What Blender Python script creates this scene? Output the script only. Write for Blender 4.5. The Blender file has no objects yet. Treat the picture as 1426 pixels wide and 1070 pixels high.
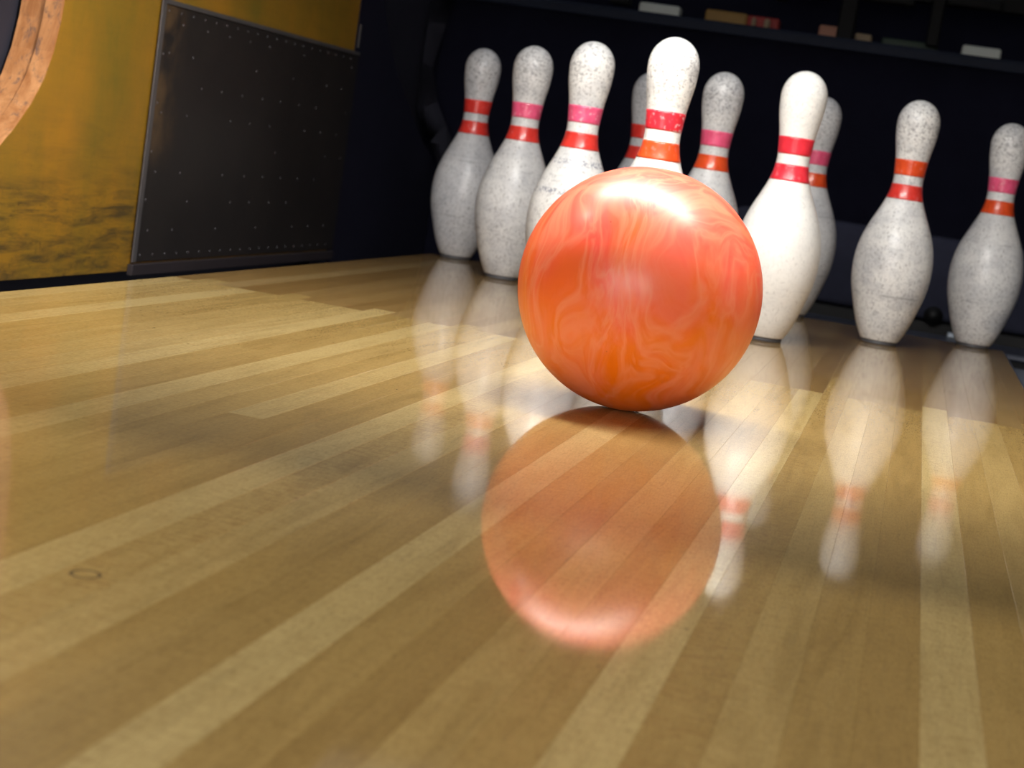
import bpy, bmesh, math, random
from mathutils import Vector, Matrix
random.seed(7)
scene = bpy.context.scene
C = scene.collection

# ---------------------------------------------------------------- camera
yaw, pitch, roll, fpx = -0.2194, 0.1382, 0.1534, 2353.0
fw = Vector((math.sin(yaw)*math.cos(pitch), math.cos(yaw)*math.cos(pitch), -math.sin(pitch)))
r0 = Vector((math.cos(yaw), -math.sin(yaw), 0)); u0 = r0.cross(fw)
rr = math.cos(roll)*r0 + math.sin(roll)*u0
uu = -math.sin(roll)*r0 + math.cos(roll)*u0
cam_d = bpy.data.cameras.new('camera'); cam = bpy.data.objects.new('camera', cam_d); C.objects.link(cam)
M = Matrix.Identity(4)
for i in range(3):
    M[i][0] = rr[i]; M[i][1] = uu[i]; M[i][2] = -fw[i]
M.translation = Vector((0.3376, -2.1537, 0.2161))
cam.matrix_world = M
cam_d.sensor_width = 36; cam_d.lens = fpx*36/1426; cam_d.clip_start = .02; cam_d.clip_end = 50
cam_d.dof.use_dof = True; cam_d.dof.focus_distance = 1.42; cam_d.dof.aperture_fstop = 13
scene.camera = cam

# ---------------------------------------------------------------- world, exposure
w = bpy.data.worlds.new('world'); scene.world = w; w.use_nodes = True
w.node_tree.nodes['Background'].inputs[0].default_value = (.80, .86, 1.0, 1)
w.node_tree.nodes['Background'].inputs[1].default_value = .17
vs = scene.view_settings
vs.view_transform = 'Standard'; vs.look = 'None'; vs.gamma = 1; vs.use_curve_mapping = False
vs.exposure = 0.0

# ---------------------------------------------------------------- lamps of the place, plus a front fill
def area(name, loc, target, sx, sy, power, col, spread=180):
    l = bpy.data.lights.new(name, 'AREA'); l.shape = 'RECTANGLE'; l.size = sx; l.size_y = sy
    l.energy = power; l.color = col; l.spread = math.radians(spread)
    o = bpy.data.objects.new(name, l); C.objects.link(o); o.location = loc
    o.rotation_euler = (Vector(target)-Vector(loc)).to_track_quat('-Z', 'Y').to_euler()
    return o
area('pin_deck_light', (0.06, -.56, .92), (0.08, -.50, 0), 1.0, .14, 23, (1, .97, .93), 160)      # tube over the pins
area('house_light', (0.2, -1.46, 2.5), (0.2, -1.46, 0), 1.6, .25, 35, (1, .95, .82))                   # row of house lamps over the lane
area('front_fill_light', (0.5, -5.2, .85), (0.1, -.3, .2), 5.0, 1.3, 150, (1, .95, .93))                # unseen fill added behind the camera to brighten the ball's front
area('spot_bulb', (-0.50, -.745, .74), (.1, -.7, .1), .03, .03, .9, (1, .97, .92))                    # small bulb, seen as the spark on the ball

# ---------------------------------------------------------------- node helpers
def mat(name):
    m = bpy.data.materials.new(name); m.use_nodes = True
    nt = m.node_tree; b = nt.nodes['Principled BSDF']
    return m, nt, b
def N(nt, t, **kw):
    n = nt.nodes.new(t)
    for k, v in kw.items():
        if k in n.inputs: n.inputs[k].default_value = v
        else: setattr(n, k, v)
    return n
def L(nt, a, b): nt.links.new(a, b)
def mixc(nt, fac, a, b, blend='MIX'):
    n = nt.nodes.new('ShaderNodeMix'); n.data_type = 'RGBA'; n.blend_type = blend
    for s, v in ((n.inputs[0], fac), (n.inputs[6], a), (n.inputs[7], b)):
        if isinstance(v, bpy.types.NodeSocket): nt.links.new(v, s)
        else: s.default_value = v
    return n.outputs[2]
def ramp(nt, src, stops):
    n = nt.nodes.new('ShaderNodeValToRGB'); e = n.color_ramp.elements
    while len(e) > 1: e.remove(e[0])
    e[0].position = stops[0][0]; e[0].color = stops[0][1]
    for p, c in stops[1:]:
        x = e.new(p); x.color = c
    nt.links.new(src, n.inputs[0]); return n.outputs[0]
def g(v): return (v, v, v, 1)
def math_(nt, op, a, b=None, c=None):
    n = nt.nodes.new('ShaderNodeMath'); n.operation = op
    for i, v in enumerate((a, b, c)):
        if v is None: continue
        if isinstance(v, bpy.types.NodeSocket): nt.links.new(v, n.inputs[i])
        else: n.inputs[i].default_value = v
    return n.outputs[0]
def mapping(nt, src, scale, loc=None):
    n = nt.nodes.new('ShaderNodeMapping'); n.inputs['Scale'].default_value = scale
    nt.links.new(src, n.inputs[0])
    if loc is not None: nt.links.new(loc, n.inputs['Location'])
    return n.outputs[0]
def noise(nt, vec, scale, detail=4, rough=.55, dist=0):
    n = N(nt, 'ShaderNodeTexNoise'); n.inputs['Scale'].default_value = scale; n.inputs['Detail'].default_value = detail
    n.inputs['Roughness'].default_value = rough; n.inputs['Distortion'].default_value = dist
    nt.links.new(vec, n.inputs['Vector']); return n.outputs['Fac']
def simple(name, col, rough=.5, metal=0, coat=0, spec=.5, var=.25, vs=12):
    m, nt, b = mat(name)
    tc = N(nt, 'ShaderNodeTexCoord')
    f = noise(nt, tc.outputs['Object'], vs, 5, .6)
    c = mixc(nt, f, tuple(x*(1-var) for x in col)+(1,), tuple(min(1, x*(1+var)) for x in col)+(1,))
    L(nt, c, b.inputs['Base Color'])
    b.inputs['Roughness'].default_value = rough; b.inputs['Metallic'].default_value = metal
    b.inputs['Coat Weight'].default_value = coat; b.inputs['Specular IOR Level'].default_value = spec
    return m

# ---------------------------------------------------------------- materials
def maple():
    m, nt, b = mat('oiled_maple')
    pos = N(nt, 'ShaderNodeNewGeometry').outputs['Position']
    oi = N(nt, 'ShaderNodeObjectInfo')
    off = N(nt, 'ShaderNodeCombineXYZ')
    L(nt, math_(nt, 'MULTIPLY', oi.outputs['Random'], 37.0), off.inputs[0]); L(nt, math_(nt, 'MULTIPLY', oi.outputs['Random'], 91.0), off.inputs[1])
    grain = noise(nt, mapping(nt, pos, (420, 16, 60), off.outputs[0]), 1, 5, .65, .6)
    broad = noise(nt, mapping(nt, pos, (55, 5, 10), off.outputs[0]), 1, 3, .6, 1.2)
    flame = noise(nt, mapping(nt, pos, (60, 260, 10), off.outputs[0]), 1, 3, .7, .8)
    sep = N(nt, 'ShaderNodeSeparateColor'); L(nt, oi.outputs['Color'], sep.inputs[0])
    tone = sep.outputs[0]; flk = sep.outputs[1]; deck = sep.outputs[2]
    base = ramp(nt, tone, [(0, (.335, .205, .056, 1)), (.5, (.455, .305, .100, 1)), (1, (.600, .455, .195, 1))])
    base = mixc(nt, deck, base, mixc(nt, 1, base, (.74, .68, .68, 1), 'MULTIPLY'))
    base = mixc(nt, 1, base, ramp(nt, grain, [(.25, g(.80)), (.5, g(1)), (.8, g(1.0))]), 'MULTIPLY')
    base = mixc(nt, 1, base, ramp(nt, broad, [(.25, (.80, .77, .70, 1)), (.55, g(1)), (.8, g(1.0))]), 'MULTIPLY')
    fm = math_(nt, 'MULTIPLY', ramp(nt, flame, [(.48, g(0)), (.62, g(1))]), math_(nt, 'MULTIPLY', flk, .55))
    base = mixc(nt, fm, base, (.30, .165, .045, 1))
    # small dark dents and one pencil-dark ring pressed into the boards
    pore = noise(nt, mapping(nt, pos, (1500, 130, 60), off.outputs[0]), 1, 3, .6, .3)
    base = mixc(nt, 1, base, ramp(nt, pore, [(.32, (.72, .67, .58, 1)), (.50, g(.98)), (.72, (1.08, 1.08, 1.10, 1))]), 'MULTIPLY')
    rip = noise(nt, mapping(nt, pos, (90, 520, 10), off.outputs[0]), 1, 3, .6, .5)
    base = mixc(nt, 1, base, ramp(nt, rip, [(.32, (.82, .78, .72, 1)), (.55, g(1))]), 'MULTIPLY')
    sp = noise(nt, mapping(nt, pos, (150, 60, 1)), 1, 1, .5)
    base = mixc(nt, ramp(nt, sp, [(.80, g(0)), (.83, g(.8))]), base, (.06, .035, .012, 1))
    sx = N(nt, 'ShaderNodeSeparateXYZ'); L(nt, pos, sx.inputs[0])
    dx = math_(nt, 'SUBTRACT', sx.outputs[0], .007); dy = math_(nt, 'SUBTRACT', sx.outputs[1], -1.477)
    d = math_(nt, 'SQRT', math_(nt, 'ADD', math_(nt, 'MULTIPLY', dx, dx), math_(nt, 'MULTIPLY', dy, dy)))
    ring = math_(nt, 'LESS_THAN', math_(nt, 'ABSOLUTE', math_(nt, 'SUBTRACT', d, .0064)), .0008)
    base = mixc(nt, math_(nt, 'MULTIPLY', ring, .95), base, (.05, .035, .03, 1))
    L(nt, base, b.inputs['Base Color'])
    b.inputs['Roughness'].default_value = .42; b.inputs['Specular IOR Level'].default_value = .25
    b.inputs['Coat Weight'].default_value = 1; b.inputs['Coat IOR'].default_value = 1.5
    wav = noise(nt, mapping(nt, pos, (26, 9, 1)), 1, 3, .5)
    L(nt, ramp(nt, wav, [(.3, g(.035)), (.7, g(.075))]), b.inputs['Coat Roughness'])
    bp = N(nt, 'ShaderNodeBump', Strength=.035, Distance=.0006); L(nt, wav, bp.inputs['Height'])
    L(nt, bp.outputs[0], b.inputs['Coat Normal'])
    return m
MAPLE = maple()

def pin_plastic():
    # object colour: R = dirt, G = worn crest marks, B = greyness of the shell
    m, nt, b = mat('scuffed_pin_plastic')
    tc = N(nt, 'ShaderNodeTexCoord'); pos = tc.outputs['Object']
    oi = N(nt, 'ShaderNodeObjectInfo'); sep = N(nt, 'ShaderNodeSeparateColor'); L(nt, oi.outputs['Color'], sep.inputs[0])
    off = N(nt, 'ShaderNodeCombineXYZ'); L(nt, math_(nt, 'MULTIPLY', oi.outputs['Random'], 53.0), off.inputs[0])
    dirt, crest, grey = sep.outputs[0], sep.outputs[1], sep.outputs[2]
    sx = N(nt, 'ShaderNodeSeparateXYZ'); L(nt, pos, sx.inputs[0]); z = sx.outputs[2]
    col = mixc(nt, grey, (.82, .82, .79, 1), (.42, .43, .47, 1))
    cloud = noise(nt, mapping(nt, pos, (22, 22, 30), off.outputs[0]), 1, 5, .65)
    col = mixc(nt, math_(nt, 'MULTIPLY', ramp(nt, cloud, [(.42, g(0)), (.68, g(.75))]), dirt), col, (.40, .41, .44, 1))
    head = ramp(nt, z, [(.0, g(.5)), (.05, g(.5)), (.11, g(.42)), (.22, g(.2)), (.29, g(.45)), (.33, g(1.0)), (.38, g(1))])
    sp = noise(nt, mapping(nt, pos, (210, 210, 270), off.outputs[0]), 1, 4, .7, .4)
    spm = math_(nt, 'MULTIPLY', ramp(nt, sp, [(.51, g(0)), (.60, g(1))]), head)
    col = mixc(nt, math_(nt, 'MULTIPLY', spm, math_(nt, 'MULTIPLY', dirt, .85)), col, (.13, .13, .15, 1))
    fine = noise(nt, mapping(nt, pos, (330, 330, 150), off.outputs[0]), 1, 2, .5, .2)
    col = mixc(nt, math_(nt, 'MULTIPLY', ramp(nt, fine, [(.61, g(0)), (.68, g(.8))]), math_(nt, 'ADD', math_(nt, 'MULTIPLY', dirt, .6), .15)), col, (.16, .15, .15, 1))
    # scuff rings where pins are gripped and where balls hit
    wob = math_(nt, 'MULTIPLY', noise(nt, mapping(nt, pos, (30, 30, 30), off.outputs[0]), 1, 3, .6), .006)
    zz = math_(nt, 'ADD', z, wob)
    for zc, hw, st in ((.078, .0010, .45), (.063, .0006, .2), (.178, .0012, .30), (.186, .0007, .25), (.340, .004, .25)):
        r = math_(nt, 'LESS_THAN', math_(nt, 'ABSOLUTE', math_(nt, 'SUBTRACT', zz, zc+.003)), hw)
        brk = ramp(nt, cloud, [(.45, g(0)), (.60, g(1))])
        col = mixc(nt, math_(nt, 'MULTIPLY', math_(nt, 'MULTIPLY', r, brk), math_(nt, 'MULTIPLY', dirt, st*1.5)), col, (.2, .2, .21, 1))
    # two rows of worn, no longer legible lettering round the shoulder
    for zc in (.207, .163):
        r = math_(nt, 'LESS_THAN', math_(nt, 'ABSOLUTE', math_(nt, 'SUBTRACT', zz, zc+.003)), .0042)
        ln = noise(nt, mapping(nt, pos, (230, 230, 210), off.outputs[0]), 1, 1, .5, 1.5)
        r = math_(nt, 'MULTIPLY', r, ramp(nt, ln, [(.52, g(0)), (.57, g(.8))]))
        col = mixc(nt, math_(nt, 'MULTIPLY', r, crest), col, (.12, .14, .22, 1))
    L(nt, col, b.inputs['Base Color'])
    b.inputs['Roughness'].default_value = .42; b.inputs['Coat Weight'].default_value = .35; b.inputs['Coat Roughness'].default_value = .25
    b.inputs['Subsurface Weight'].default_value = 0
    bp = N(nt, 'ShaderNodeBump', Strength=.25, Distance=.0006); L(nt, sp, bp.inputs['Height']); L(nt, bp.outputs[0], b.inputs['Normal'])
    return m
PINM = pin_plastic()

def stripe_mat():
    m, nt, b = mat('stripe_paint')
    tc = N(nt, 'ShaderNodeTexCoord'); pos = tc.outputs['Object']
    oi = N(nt, 'ShaderNodeObjectInfo')
    off = N(nt, 'ShaderNodeCombineXYZ'); L(nt, math_(nt, 'MULTIPLY', oi.outputs['Random'], 53.0), off.inputs[0])
    n1 = noise(nt, mapping(nt, pos, (90, 90, 50), off.outputs[0]), 1, 4, .65)
    col = mixc(nt, ramp(nt, n1, [(.40, g(0)), (.62, g(1))]), oi.outputs['Color'], mixc(nt, 1, oi.outputs['Color'], (.82, .70, .70, 1), 'MULTIPLY'))
    n2 = noise(nt, mapping(nt, pos, (200, 200, 160), off.outputs[0]), 1, 2, .5)
    col = mixc(nt, math_(nt, 'MULTIPLY', ramp(nt, n2, [(.60, g(0)), (.70, g(1))]), oi.outputs['Alpha']), col, (.80, .42, .45, 1))
    L(nt, col, b.inputs['Base Color']); b.inputs['Roughness'].default_value = .3; b.inputs['Coat Weight'].default_value = .30
    b.inputs['Coat Roughness'].default_value = .12
    return m
STRIPE = stripe_mat()
BASEM = simple('grey_nylon', (.07, .072, .08), .45)

def ball_mat():
    m, nt, b = mat('swirled_orange_resin')
    tc = N(nt, 'ShaderNodeTexCoord'); pos = tc.outputs['Object']
    # pull the coordinates around so that the pigments fold into marbled swirls
    n0 = N(nt, 'ShaderNodeTexNoise'); n0.inputs['Scale'].default_value = 9; n0.inputs['Detail'].default_value = 2
    L(nt, mapping(nt, pos, (1, 1, .55)), n0.inputs['Vector'])
    vm = N(nt, 'ShaderNodeVectorMath', operation='MULTIPLY_ADD'); L(nt, n0.outputs['Color'], vm.inputs[0])
    vm.inputs[1].default_value = (.16, .16, .16); L(nt, pos, vm.inputs[2])
    warp = mapping(nt, vm.outputs[0], (1, 1, .42))
    a = noise(nt, warp, 8, 5, .62, 2.2)
    c = noise(nt, warp, 10, 3, .5, 3.0)
    d = noise(nt, mapping(nt, vm.outputs[0], (1, 1, .7)), 6, 3, .5, 1.5)
    sx = N(nt, 'ShaderNodeSeparateXYZ'); L(nt, pos, sx.inputs[0])
    hi = math_(nt, 'MULTIPLY_ADD', sx.outputs[2], 4.6, .44)  # shifts from orange low down to coral towards the top
    mixv = math_(nt, 'ADD', hi, math_(nt, 'MULTIPLY_ADD', d, 1.5, -.75))
    base = mixc(nt, ramp(nt, mixv, [(.25, g(0)), (.70, g(1))]), (.96, .185, .001, 1), (1.0, .105, .062, 1))
    base = mixc(nt, ramp(nt, a, [(.44, g(0)), (.56, g(.45)), (.66, g(.12))]), base, (1.0, .23, .13, 1))
    vein = ramp(nt, c, [(.40, g(0)), (.48, g(.40)), (.55, g(.06)), (.61, g(0)), (.68, g(.30)), (.78, g(0))])
    base = mixc(nt, vein, base, (1.0, .34, .18, 1))
    base = mixc(nt, ramp(nt, d, [(.62, g(0)), (.75, g(.4))]), base, (1.0, .46, .16, 1))
    sp = noise(nt, mapping(nt, pos, (120, 120, 120)), 1, 1, .5)
    base = mixc(nt, ramp(nt, sp, [(.80, g(0)), (.83, g(.7))]), base, (.22, .04, .01, 1))
    L(nt, base, b.inputs['Base Color'])
    b.inputs['Roughness'].default_value = .40; b.inputs['Coat Weight'].default_value = .22
    b.inputs['Coat Roughness'].default_value = .24; b.inputs['Specular IOR Level'].default_value = .42
    return m
BALLM = ball_mat()

def mustard():
    m, nt, b = mat('mustard_paint')
    pos = N(nt, 'ShaderNodeNewGeometry').outputs['Position']
    sx = N(nt, 'ShaderNodeSeparateXYZ'); L(nt, pos, sx.inputs[0]); z = sx.outputs[2]
    n1 = noise(nt, mapping(nt, pos, (6, 6, 3)), 1, 5, .65)
    col = mixc(nt, ramp(nt, n1, [(.3, g(0)), (.7, g(1))]), (.175, .120, .010, 1), (.355, .165, .011, 1))
    streak = noise(nt, mapping(nt, pos, (5, 9, 70)), 1, 6, .75, .5)
    lowz = ramp(nt, z, [(0, g(1)), (.055, g(1)), (.09, g(.35)), (.2, g(.08)), (.5, g(.25))])
    dm = math_(nt, 'MULTIPLY', ramp(nt, streak, [(.42, g(0)), (.64, g(.9))]), lowz)
    col = mixc(nt, dm, col, (.055, .038, .012, 1))
    sp = noise(nt, mapping(nt, pos, (90, 90, 90)), 1, 3, .7)
    col = mixc(nt, math_(nt, 'MULTIPLY', ramp(nt, sp, [(.60, g(0)), (.72, g(.6))]), lowz), col, (.05, .03, .01, 1))
    L(nt, col, b.inputs['Base Color']); b.inputs['Roughness'].default_value = .5
    return m
MUSTARD = mustard()
def ply():
    m, nt, b = mat('scuffed_bare_ply')
    pos = N(nt, 'ShaderNodeNewGeometry').outputs['Position']
    n1 = noise(nt, mapping(nt, pos, (40, 40, 8)), 1, 5, .65, .5)
    col = mixc(nt, ramp(nt, n1, [(.35, g(0)), (.65, g(1))]), (.40, .155, .048, 1), (.66, .32, .13, 1))
    n2 = noise(nt, mapping(nt, pos, (70, 70, 38)), 1, 5, .7, .3)
    col = mixc(nt, ramp(nt, n2, [(.54, g(0)), (.68, g(.85))]), col, (.13, .085, .075, 1))
    L(nt, col, b.inputs['Base Color']); b.inputs['Roughness'].default_value = .6
    return m
PLY = ply()
def plate():
    m, nt, b = mat('black_kick_plate')
    pos = N(nt, 'ShaderNodeNewGeometry').outputs['Position']
    sx = N(nt, 'ShaderNodeSeparateXYZ'); L(nt, pos, sx.inputs[0])
    n1 = noise(nt, mapping(nt, pos, (9, 9, 9)), 1, 5, .6)
    col = mixc(nt, n1, (.014, .012, .012, 1), (.034, .028, .025, 1))
    wear = noise(nt, mapping(nt, pos, (18, 18, 14)), 1, 5, .7)
    ed = ramp(nt, math_(nt, 'SUBTRACT', sx.outputs[1], .09), [(0, g(1)), (.05, g(.6)), (.10, g(0))])
    up = ramp(nt, sx.outputs[2], [(.10, g(0)), (.16, g(1))])
    wm = math_(nt, 'MULTIPLY', math_(nt, 'MULTIPLY', ramp(nt, wear, [(.40, g(0)), (.62, g(.9))]), ed), up)
    col = mixc(nt, wm, col, (.14, .085, .040, 1))
    L(nt, col, b.inputs['Base Color']); b.inputs['Roughness'].default_value = .45
    b.inputs['Metallic'].default_value = .2
    return m
PLATE = plate()
STEEL = simple('dull_steel', (.16, .15, .15), .4, .6)
SCREW = simple('screw_steel', (.16, .15, .16), .4, .5)
LEDGE = simple('brown_ledge', (.026, .020, .022), .5)
NAVY = simple('navy_gutter_plastic', (.010, .012, .028), .35)
GUTTERG = simple('grey_blue_gutter', (.16, .18, .22), .35)
TRIMB = simple('pale_blue_edge_strip', (.20, .24, .33), .35)
BLACKP = simple('black_side_panel', (.011, .011, .024), .5)
BLACKC = simple('black_curtain_cloth', (.015, .0155, .032), .9, spec=.1)
FOLD = simple('dark_rubber_flap', (.026, .026, .038), .7, spec=.2)
CUSH = simple('navy_cushion_cloth', (.035, .038, .065), .85, spec=.2, vs=30)
RUBBER = simple('black_rubber', (.003, .003, .004), .6)
PITF = simple('pit_carpet', (.010, .011, .018), .95, spec=.1)
BAR = simple('dark_blue_bar', (.010, .014, .028), .6, spec=.15)
MACH = simple('dark_machine_paint', (.007, .0065, .006), .6, spec=.2)
WHITEP = simple('white_plastic', (.86, .90, .82), .5, var=.05)
OCHRE = simple('ochre_paint', (.42, .24, .06), .6)
REDP = simple('red_paint', (.45, .05, .04), .6)
PINKP = simple('salmon_paint', (.60, .28, .18), .6)
TANP = simple('tan_paint', (.45, .33, .20), .6)
GREENP = simple('dark_green_paint', (.045, .070, .045), .6)
SUBF = simple('dark_lane_bed', (.05, .035, .02), .8)
LAMPH = simple('white_enamel', (.5, .5, .48), .5)

# ---------------------------------------------------------------- mesh helpers
def tag(o, label=None, cat=None, group=None, kind=None):
    if label: o['label'] = label
    if cat: o['category'] = cat
    if group: o['group'] = group
    if kind: o['kind'] = kind
    return o
def obj(name, bm, m, parent=None, smooth=False):
    me = bpy.data.meshes.new(name); bmesh.ops.recalc_face_normals(bm, faces=bm.faces[:]); bm.to_mesh(me); bm.free()
    if m: me.materials.append(m)
    if smooth:
        for p in me.polygons: p.use_smooth = True
    o = bpy.data.objects.new(name, me); C.objects.link(o)
    if parent: o.parent = parent
    return o
def empty(name, loc=(0, 0, 0)):
    o = bpy.data.objects.new(name, None); C.objects.link(o); o.location = loc; return o
def box(bm, x0, x1, y0, y1, z0, z1, bev=0, seg=1):
    r = bmesh.ops.create_cube(bm, size=1)
    for v in r['verts']:
        v.co = Vector((x0+(v.co.x+.5)*(x1-x0), y0+(v.co.y+.5)*(y1-y0), z0+(v.co.z+.5)*(z1-z0)))
    if bev:
        es = {e for v in r['verts'] for e in v.link_edges}
        bmesh.ops.bevel(bm, geom=list(es), offset=bev, segments=seg, affect='EDGES', profile=.5)
    return bm
def bx(*a, **k): return box(bmesh.new(), *a, **k)
def lathe(prof, n=64, close=True):
    bm = bmesh.new(); rings = []
    for r, z in prof:
        if r < 1e-6: rings.append([bm.verts.new((0, 0, z))])
        else: rings.append([bm.verts.new((r*math.cos(2*math.pi*i/n), r*math.sin(2*math.pi*i/n), z)) for i in range(n)])
    for a, b in zip(rings, rings[1:]):
        for i in range(n):
            j = (i+1) % n
            if len(a) == 1: bm.faces.new((a[0], b[j], b[i]))
            elif len(b) == 1: bm.faces.new((a[i], a[j], b[0]))
            else: bm.faces.new((a[i], a[j], b[j], b[i]))
    return bm
def prism_x(poly, x0, x1):
    """polygon of (y, z) points extruded along x"""
    bm = bmesh.new()
    a = [bm.verts.new((x0, y, z)) for y, z in poly]; b = [bm.verts.new((x1, y, z)) for y, z in poly]
    bm.faces.new(a); bm.faces.new(b[::-1]); n = len(poly)
    for i in range(n): bm.faces.new((a[i], b[i], b[(i+1) % n], a[(i+1) % n]))
    return bm
def sweep(sec, y0, y1, th):
    """open section [(x, z)] swept along y with a thickness downwards"""
    bm = bmesh.new(); rows = []
    for y in (y0, y1):
        rows.append(([bm.verts.new((x, y, z)) for x, z in sec], [bm.verts.new((x, y, z-th)) for x, z in sec]))
    n = len(sec)
    for i in range(n-1):
        for s in (0, 1):
            a, b = rows[0][s], rows[1][s]; bm.faces.new((a[i], a[i+1], b[i+1], b[i]))
    for k in (0, 1):
        t, u = rows[k]
        for i in range(n-1): bm.faces.new((t[i], t[i+1], u[i+1], u[i]))
    for i in (0, n-1): bm.faces.new((rows[0][0][i], rows[1][0][i], rows[1][1][i], rows[0][1][i]))
    return bm

# ---------------------------------------------------------------- the lane: floor with its boards
floor = obj('floor', bx(-.519, .511, -3.2, .848, -.10, -.0222), SUBF); tag(floor, kind='structure')
BW = .0271; X0 = -.519
near = {0: .85, 1: .5, 2: .55, 3: .85, 4: .5, 5: .40, 6: .55, 7: .6, 8: .72, 9: .85, 10: .45, 11: .40, 12: .80, 13: .55, 14: .45, 15: .35,
        16: .3, 17: .32, 18: .88, 19: .62, 20: .72, 21: .38, 22: .30, 23: .92, 24: .42, 25: .22, 26: .55, 27: .38, 28: .92, 29: .50,
        30: .62, 31: .36, 32: .26, 33: .92, 34: .45, 35: .62, 36: .40, 37: .42}
mid = {0: .75, 1: .62, 23: .84, 2: .5, 3: .80, 4: .5, 5: .62, 6: .48, 7: .62, 8: .80, 9: .85, 10: .35, 11: .42, 12: .85, 13: .48, 14: .30, 15: .75,
       16: .45, 17: .60, 28: .80, 32: .30}
fleck = {19: 1.0, 29: 1.0, 20: .4, 33: .4, 23: .35, 30: .3}
front_joint = {1: -.78, 15: -1.04, 10: -.72, 28: -.6, 26: -1.50, 35: -.42, 22: -.75, 23: -1.452}
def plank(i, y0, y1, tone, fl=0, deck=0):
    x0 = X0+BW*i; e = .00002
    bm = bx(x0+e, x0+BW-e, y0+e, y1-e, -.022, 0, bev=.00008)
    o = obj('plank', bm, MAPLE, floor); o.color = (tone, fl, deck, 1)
    return o
for i in range(38):
    seam = (-.262 if i % 2 == 0 else (-.215 if i % 4 == 1 else -.262)) + random.uniform(-.004, .004)
    if i in (28, 29, 30, 31): seam = {28: -.262, 29: -.075, 30: -.262, 31: -.262}[i]
    f = fleck.get(i, random.choice((0, 0, .1, .2)))
    j = front_joint.get(i)
    if j is None:
        plank(i, -2.3, seam, near[i], f)
    else:
        plank(i, -2.3, j, near[i], f); plank(i, j, seam, mid.get(i, near[i]), random.uniform(0, .2))
    t = random.uniform(.15, .85); k = random.choice((None, random.uniform(.05, .5)))
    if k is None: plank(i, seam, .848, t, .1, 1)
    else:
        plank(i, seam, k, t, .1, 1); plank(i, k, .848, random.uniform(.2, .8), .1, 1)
    plank(i, -3.2, -2.3, random.uniform(.3, .8))

# ---------------------------------------------------------------- gutters, side strips, pit
def gutter(side, label):
    xi = -.5215 if side < 0 else .5135; xo = (.746 if side < 0 else .715)*side
    g0 = empty('gutter', (0, 0, 0)); tag(g0, label, 'gutter', 'gutters beside the lane')
    n = 12; mid_ = (xi+xo)/2; h = abs(xo-xi)/2
    sec = [(mid_+h*math.cos(math.pi*k/n)*(1), -.050-.038*math.sin(math.pi*k/n)) for k in range(n+1)]
    m = NAVY if side < 0 else GUTTERG
    obj('trough', sweep(sec, -3.2, -.27, .004), m, g0, True)
    flat = [(xi, -.058), (xo, -.058)] if side < 0 else [(xi, -.030), (xo, -.030)]
    obj('flat_gutter', sweep(flat, -.268, .90, .006), m, g0)
    zt = -.0585 if side < 0 else -.0305
    obj('end_wall', bx(min(xi, xo), max(xi, xo), -.2745, -.2685, -.13, zt), m, g0)
    return g0
gl = gutter(-1, 'dark navy gutter strip along the left edge of the lane')
gr = gutter(1, 'grey blue gutter at the right edge beside the rightmost pin')
s = obj('edge_strip', bx(-.5212, -.5194, -.262, .852, -.045, -.0006), TRIMB, gl)
s = obj('edge_strip', bx(.5114, .5132, -3.2, .852, -.029, -.0006), simple('navy_edge_strip', (.030, .045, .080), .4), gr)
obj('end_strip', bx(-.5188, .5108, .8485, .856, -.06, -.0006), NAVY, floor)

pitf = obj('floor', bx(-.80, .80, .905, 2.4, -.16, -.14), PITF); tag(pitf, kind='structure')
wl = obj('wall_left', bx(-.86, -.818, -3.2, 2.4, -.16, 1.3), FOLD); tag(wl, kind='structure')
wr = obj('wall_right', bx(.815, .86, -3.2, 2.4, -.16, 1.3), FOLD); tag(wr, kind='structure')
wb = obj('wall_back', bx(-1.3, 1.3, 2.42, 2.46, -.16, 1.6), BLACKC); tag(wb, kind='structure')

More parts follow.
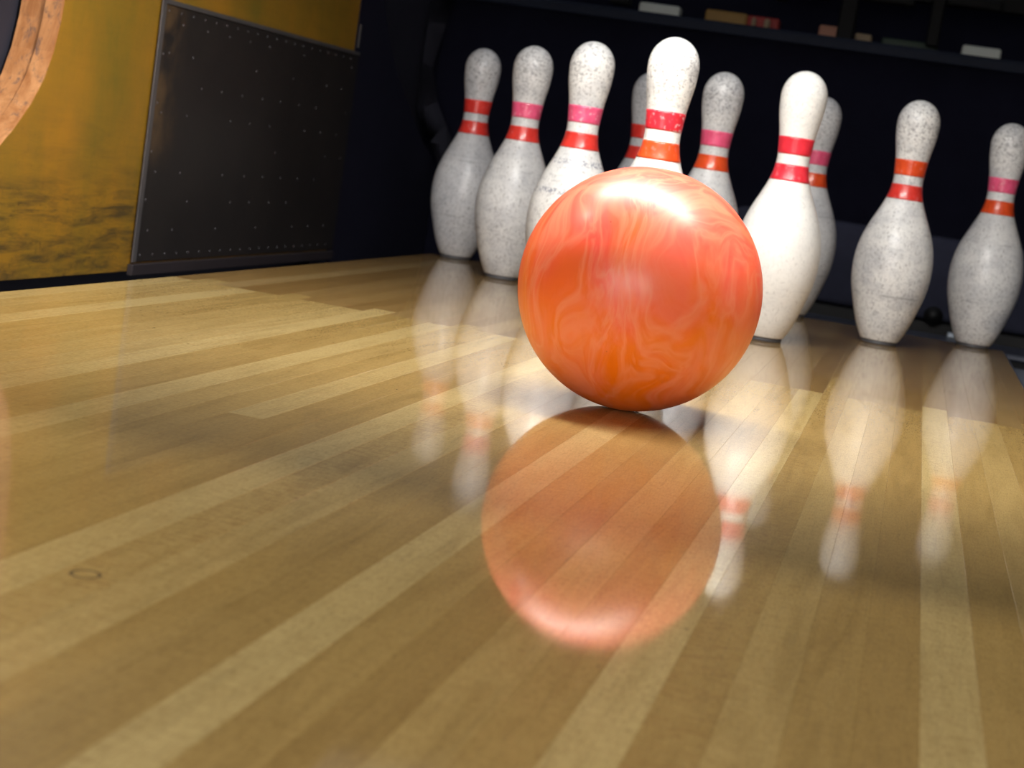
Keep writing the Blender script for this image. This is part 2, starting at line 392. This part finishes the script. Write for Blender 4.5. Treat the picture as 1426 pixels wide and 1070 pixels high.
# ---------------------------------------------------------------- side boards of the pin deck (kickbacks)
curve = [(-.172, .66), (-.172, .45), (-.173, .38), (-.175, .33), (-.180, .285), (-.190, .245), (-.206, .210), (-.232, .176), (-.266, .144), (-.31, .110), (-.37, .072), (-.45, .035), (-.56, .012), (-.70, .004), (-.72, -.044)]
def side_board(s, label, group):
    t = empty('side_board'); tag(t, label, 'panel', group)
    a, b, c = .750*s, .776*s, .812*s
    poly = [(.925, -.044), (.925, .66)] + curve
    obj('painted_face', prism_x(poly, .7498*s, .7505*s), MUSTARD, t)
    obj('wood_layer', prism_x([(y-.001, z) if 0 < 1 else 0 for y, z in poly], .7506*s, b-.00005*s), PLY, t)
    obj('wood_layer', prism_x([(y+.004, z) if y < .5 else (y, z) for y, z in poly], b+.00005*s, c), PLY, t)
    kp = obj('kick_plate', bx(min(.7465*s, .7497*s), max(.7465*s, .7497*s), .094, .948, -.031, .344, bev=.0008), PLATE, t)
    # steel strips framing the plate
    obj('edge_strip', bx(min(.7440*s, .7464*s), max(.7440*s, .7464*s), .088, .101, -.031, .347, bev=.0006), STEEL, kp)
    obj('edge_strip', bx(min(.7445*s, .7464*s), max(.7445*s, .7464*s), .101, .948, .3405, .347, bev=.0004), STEEL, kp)
    obj('ledge', bx(min(.741*s, .7497*s), max(.741*s, .7497*s), .085, .940, -.050, -.0335, bev=.001), LEDGE, t)
    bm = bmesh.new(); rs = random.Random(3)
    pts = [(.115+.0415*k, .3315) for k in range(20)] + [(.115+.0415*k, -.021) for k in range(20)]
    pts += [(.13+.083*k+(.04 if r % 2 else 0)+rs.uniform(-.004, .004), .015+.043*r) for r in range(8) for k in range(10) if .12 < .13+.083*k < .93 and rs.random() < .62]
    pts += [(.112, z) for z in (.06, .13, .20, .27)]
    for y, z in pts:
        r = bmesh.ops.create_uvsphere(bm, u_segments=8, v_segments=4, radius=.0018)
        for v in r['verts']: v.co = Vector(((.7464 - .5*v.co.x)*s if s > 0 else -(.7464 - .5*v.co.x), y+v.co.y, z+v.co.z))
    sc = obj('screw_heads', bm, SCREW, kp, True); tag(sc, kind='stuff')
    return t
side_board(-1, 'mustard yellow curved side board with a black screwed kick plate, left of the pins', 'side boards of the pin deck')
side_board(1, 'mustard yellow side board to the right of the rightmost pin', 'side boards of the pin deck')
rp = [(.952, -.12), (1.60, -.12), (1.60, .10), (1.56, .163), (1.46, .205), (1.345, .264), (1.25, .315), (1.169, .37), (1.115, .42), (1.081, .46), (1.055, .55), (1.05, .66), (.952, .66)]
t = obj('rear_panel', prism_x(rp, -.790, -.757), BLACKP); tag(t, 'black upright panel behind the kick plate, left of the leftmost pin', 'panel')
t2 = obj('rear_panel', prism_x(rp, .757, .790), BLACKP); tag(t2, 'black upright panel behind the right side board', 'panel')
# steel sliver standing in for a light scratch highlight beside the yellow board
lt = obj('highlight_sliver', bx(-.7565, -.7530, .955, .963, .355, .40, bev=.001), STEEL, t)

# ---------------------------------------------------------------- pit: curtain, cushion, bar
def curtain():
    t = empty('pit_curtain', (0, 1.62, 0)); tag(t, 'black cloth curtain hanging behind all the pins', 'curtain')
    bm = bmesh.new(); nx, nz = 120, 10; grid = []
    for i in range(nx+1):
        x = -.80+1.60*i/nx; row = []
        for k in range(nz+1):
            z = -.13+.665*k/nz
            y = .006*math.sin(x*23)+.003*math.sin(x*61+z*4)*(1-k/nz)
            row.append(bm.verts.new((x, y, z)))
        grid.append(row)
    for i in range(nx):
        for k in range(nz): bm.faces.new((grid[i][k], grid[i+1][k], grid[i+1][k+1], grid[i][k+1]))
    bmesh.ops.solidify(bm, geom=bm.faces[:], thickness=.003)
    obj('cloth', bm, BLACKC, t, True)
    obj('top_hem', bx(-.80, .80, -.010, .012, .528, .548, bev=.002), BAR, t)
    return t
curtain()
# curved rubber flap at the left end of the curtain
fl = bmesh.new(); Lp = [(-.93, .56), (-.90, .46), (-.872, .385), (-.812, .266), (-.748, .162), (-.716, .088), (-.70, .02), (-.69, -.10)]
Rp = [(-.755, .56), (-.768, .463), (-.784, .365), (-.762, .289), (-.715, .208), (-.688, .139), (-.675, .06), (-.66, -.10)]
va = [fl.verts.new((x, 1.575, z)) for x, z in Lp]; vb = [fl.verts.new((x, 1.565, z)) for x, z in Rp]
for i in range(len(Lp)-1): fl.faces.new((va[i], vb[i], vb[i+1], va[i+1]))
bmesh.ops.solidify(fl, geom=fl.faces[:], thickness=.008)
bmesh.ops.subdivide_edges(fl, edges=fl.edges[:], cuts=2, smooth=.6)
for v in fl.verts: v.co.x = max(v.co.x, -.812)
tag(obj('rubber_flap', fl, FOLD, None, True), 'dark curved rubber flap at the left end of the curtain, behind the leftmost pin', 'flap')
def cushion():
    t = empty('pit_cushion', (0, 1.50, -.01)); tag(t, 'dark navy padded pit cushion low behind the pins on the right', 'cushion')
    obj('pad', bx(-.05, .74, 0, .085, .0, .176, bev=.014, seg=3), CUSH, t, True)
    obj('base_rail', bx(-.05, .74, .005, .08, -.128, -.002, bev=.003), RUBBER, t)
    bm = bmesh.new(); bmesh.ops.create_cone(bm, segments=32, radius1=.020, radius2=.018, depth=.03, cap_ends=True)
    bmesh.ops.bevel(bm, geom=[e for e in bm.edges if e.is_boundary is False and abs(e.verts[0].co.z-e.verts[1].co.z) < 1e-5], offset=.003, segments=2, affect='EDGES')
    for v in bm.verts: v.co = Vector((v.co.x+.396, v.co.z*.4-.004, v.co.y+.012))
    obj('round_buffer', bm, RUBBER, t, True)
    return t
cushion()
mp = obj('metal_sill', bx(.02, .745, 1.10, 1.30, -.034, -.022, bev=.003), simple('worn_sill_metal', (.09, .10, .13), .35, .3)); tag(mp, 'worn grey metal sill on the pit floor behind the two rightmost pins', 'sill')
ms = obj('sill_support', bx(.03, .74, 1.12, 1.28, -.138, -.0345), RUBBER, mp)
sill_glint = obj('sill_glint', bx(.425, .452, 1.255, 1.285, -.0215, -.012, bev=.002), simple('pale_glint_metal', (.55, .62, .70), .3, .4), mp)  # pale piece added to stand in for a bright glint

# ---------------------------------------------------------------- machine seen over the curtain
bar = obj('cross_bar', bx(-.79, .79, 1.640, 1.665, .530, .556, bev=.003), BAR); tag(bar, 'dark blue steel bar running across above all the pins', 'bar')
mach = empty('pinsetter', (0, 2.1, .6)); tag(mach, 'dark pinsetting machine frame in shadow above the curtain', 'machine')
for (x0, x1, y, z0, z1) in ((-.95, .95, .02, .105, .15), (-.95, .95, .10, .20, .26), (-.95, .95, .0, .31, .36), (-.5, -.45, -.05, .0, .4), (.06, .10, -.05, -.05, .4), (.27, .30, -.04, -.0, .4), (-.10, -.07, -.05, .06, .4)):
    obj('frame_beam', bx(x0, x1, y-.02, y+.02, z0, z1, bev=.003), MACH, mach)
for k in range(9):
    a = -.9+.2*k; obj('linkage', bx(a, a+.13, -.06+.01*(k % 3), -.03+.01*(k % 3), .075+.012*((k*5) % 4), .098+.012*((k*5) % 4), bev=.004), MACH, mach)
def bit(name, x0, x1, z0, z1, m, label, cat, y=2.1, group=None, th=.05):
    o = obj(name, bx(-(x1-x0)/2, (x1-x0)/2, 0, th, 0, z1-z0, bev=min(.006, (z1-z0)*.3), seg=2), m); o.location = ((x0+x1)/2, y, z0)
    return tag(o, label, cat, group)
bit('white_block', -.438, -.334, .590, .620, WHITEP, 'flat white block above the curtain, left of the tallest pin head', 'block')
bit('white_block', .356, .448, .570, .620, WHITEP, 'bright white block above the curtain at the far right', 'block')
bit('ochre_block', -.270, -.165, .585, .624, OCHRE, 'ochre yellow strip of machinery above the curtain right of the tallest pin', 'block')
bit('red_block', -.165, -.085, .580, .622, REDP, 'red and cream machine part between the ochre and salmon pieces above the curtain', 'block')
bit('salmon_block', .012, .066, .578, .622, PINKP, 'salmon pink block above the curtain over the middle right pin', 'block')
bit('tan_block', .100, .142, .575, .614, TANP, 'small tan block right of the salmon one above the curtain', 'block')
bit('green_block', .165, .300, .570, .612, GREENP, 'dark green block left of the bright white block above the curtain', 'block')
for o_, (x0, x1) in ((0, (-.150, -.140)), (0, (-.120, -.105))):
    bit('cream_cap', x0, x1, .592, .616, TANP, ('left' if x0 < -.13 else 'right')+' one of two tiny cream caps on the red machine part above the curtain', 'cap', y=2.07, group='cream caps on the red machine part', th=.02)

# ---------------------------------------------------------------- unseen mask board and lamp hood, board and lip sized to cut the light
mask_board = obj('light_shield_1', bx(-.86, .86, -1.255, -1.24, .62, 2.6, bev=.002), LAMPH); tag(mask_board, kind='structure')
hood = obj('light_shield_2', bx(-.60, .70, -.72, -.46, .965, .985, bev=.002), LAMPH); tag(hood, kind='structure')
lip = obj('light_shield_3', bx(-.80, .80, -.73, -.72, .61, .985, bev=.002), LAMPH); tag(lip, kind='structure')

# ---------------------------------------------------------------- pins
IN = .0254
prof_in = [(0.0, 1.00), (.10, 1.06), (.75, 1.414), (2.25, 1.953), (3.375, 2.255), (4.5, 2.383), (5.875, 2.2815), (7.25, 1.8515), (8.625, 1.236), (9.375, .9825), (10, .8985), (10.875, .935), (11.75, 1.047), (12.625, 1.203), (13.5, 1.2735)]
def spline(xs, ys, x):                      # natural cubic through the gauge points
    n = len(xs); h = [xs[i+1]-xs[i] for i in range(n-1)]
    if not hasattr(spline, 'm'):
        a = [0]*n; c = [0]*n; d = [0]*n; b = [1]*n
        for i in range(1, n-1):
            a[i] = h[i-1]; b[i] = 2*(h[i-1]+h[i]); c[i] = h[i]; d[i] = 6*((ys[i+1]-ys[i])/h[i]-(ys[i]-ys[i-1])/h[i-1])
        for i in range(1, n):
            q = a[i]/b[i-1]; b[i] -= q*c[i-1]; d[i] -= q*d[i-1]
        m = [0]*n; m[-1] = d[-1]/b[-1]
        for i in range(n-2, -1, -1): m[i] = (d[i]-c[i]*m[i+1])/b[i]
        spline.m = m
    m = spline.m
    for i in range(n-1):
        if x <= xs[i+1] or i == n-2:
            t = x-xs[i]; H = h[i]
            return ys[i]+t*((ys[i+1]-ys[i])/H-H*(2*m[i]+m[i+1])/6)+m[i]/2*t*t+(m[i+1]-m[i])/(6*H)*t**3
XS = [p[0] for p in prof_in]; YS = [p[1] for p in prof_in]
def rad(z):
    zi = z/IN
    if zi <= 13.5: return spline(XS, YS, zi)*IN
    u = min(1, (zi-13.5)/1.5); return 1.2735*IN*math.sqrt(max(0, 1-u**2.15))
def body_bm():
    zs = [.0065]+[.0075+i*(13.5*IN-.0075)/64 for i in range(65)]
    top = [13.5*IN+1.5*IN*math.sin(math.pi/2*k/14) for k in range(1, 15)]
    pr = [(0, .0065)]+[(rad(z), z) for z in zs]+[(rad(z), z) for z in top[:-1]]+[(0, 15*IN)]
    return lathe(pr, 64)
def stripe_bm(z0, z1):
    d = .00035; pr = [(rad(z0), z0)]+[(rad(z0+(z1-z0)*k/8)+d, z0+(z1-z0)*k/8) for k in range(9)]+[(rad(z1), z1)]
    return lathe(pr, 64)
def base_bm():
    return lathe([(0, 0), (.0262, 0), (.0272, .0012), (.0276, .0066), (0, .0066)], 48)
proto = None
RED, ORED, PINK, CRIM = (.70, .040, .030), (.76, .085, .018), (.83, .11, .24), (.82, .035, .060)
pins = [  # name key, x, y, dirt, crest, grey, upper stripe, wear, lower stripe, wear, label
 ((.0043, -.0183), .75, .0, .0, CRIM, 1.0, ORED, .15, 'tallest looking white pin standing directly behind the orange ball'),
 ((-.155, .2592), .75, .9, .16, PINK, .8, RED, .1, 'pin with faint worn lettering, half hidden by the left side of the ball'),
 ((.1491, .2631), .22, .15, .0, CRIM, .0, CRIM, .2, 'cleanest white pin, partly behind the right side of the ball'),
 ((-.3105, .5507), .85, .2, .38, PINK, .9, RED, .2, 'scuffed pin with pink upper stripe, second from the left'),
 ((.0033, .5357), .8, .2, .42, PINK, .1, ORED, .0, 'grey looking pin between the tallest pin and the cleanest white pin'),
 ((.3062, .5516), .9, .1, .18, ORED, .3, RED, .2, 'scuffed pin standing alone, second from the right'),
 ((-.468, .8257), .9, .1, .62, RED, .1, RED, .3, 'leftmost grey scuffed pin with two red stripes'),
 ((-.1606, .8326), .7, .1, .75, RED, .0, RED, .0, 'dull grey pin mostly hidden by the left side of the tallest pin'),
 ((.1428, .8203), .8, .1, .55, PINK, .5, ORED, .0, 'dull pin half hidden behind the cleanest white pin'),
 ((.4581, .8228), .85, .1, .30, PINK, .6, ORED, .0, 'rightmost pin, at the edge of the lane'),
]
for (xy, dirt, crest, grey, c1, w1, c2, w2, label) in pins:
    t = empty('bowling_pin', (xy[0], xy[1], 0)); tag(t, label, 'bowling pin', 'bowling pins on the pin deck')
    if proto is None:
        parts = [('body', obj('body', body_bm(), PINM, None, True)), ('upper_stripe', obj('upper_stripe', stripe_bm(.2640, .2880), STRIPE, None, True)),
                 ('lower_stripe', obj('lower_stripe', stripe_bm(.2270, .2500), STRIPE, None, True)), ('base_ring', obj('base_ring', base_bm(), BASEM, None, True))]
        proto = [p[1] for p in parts]; cur = proto
    else:
        cur = []
        for p in proto:
            c = p.copy(); C.objects.link(c); cur.append(c)
    for c in cur: c.parent = t
    t.rotation_euler = (0, 0, random.uniform(0, 6.28))
    cur[0].color = (dirt, crest, grey, 1); cur[1].color = (*c1, w1); cur[2].color = (*c2, w2)

# ---------------------------------------------------------------- ball
bm = bmesh.new(); bmesh.ops.create_icosphere(bm, subdivisions=6, radius=.1085)
ball = obj('bowling_ball', bm, BALLM, None, True); ball.location = (.1076, -.6658, .1085)
tag(ball, 'large marbled orange and coral bowling ball rolling on the lane', 'bowling ball')
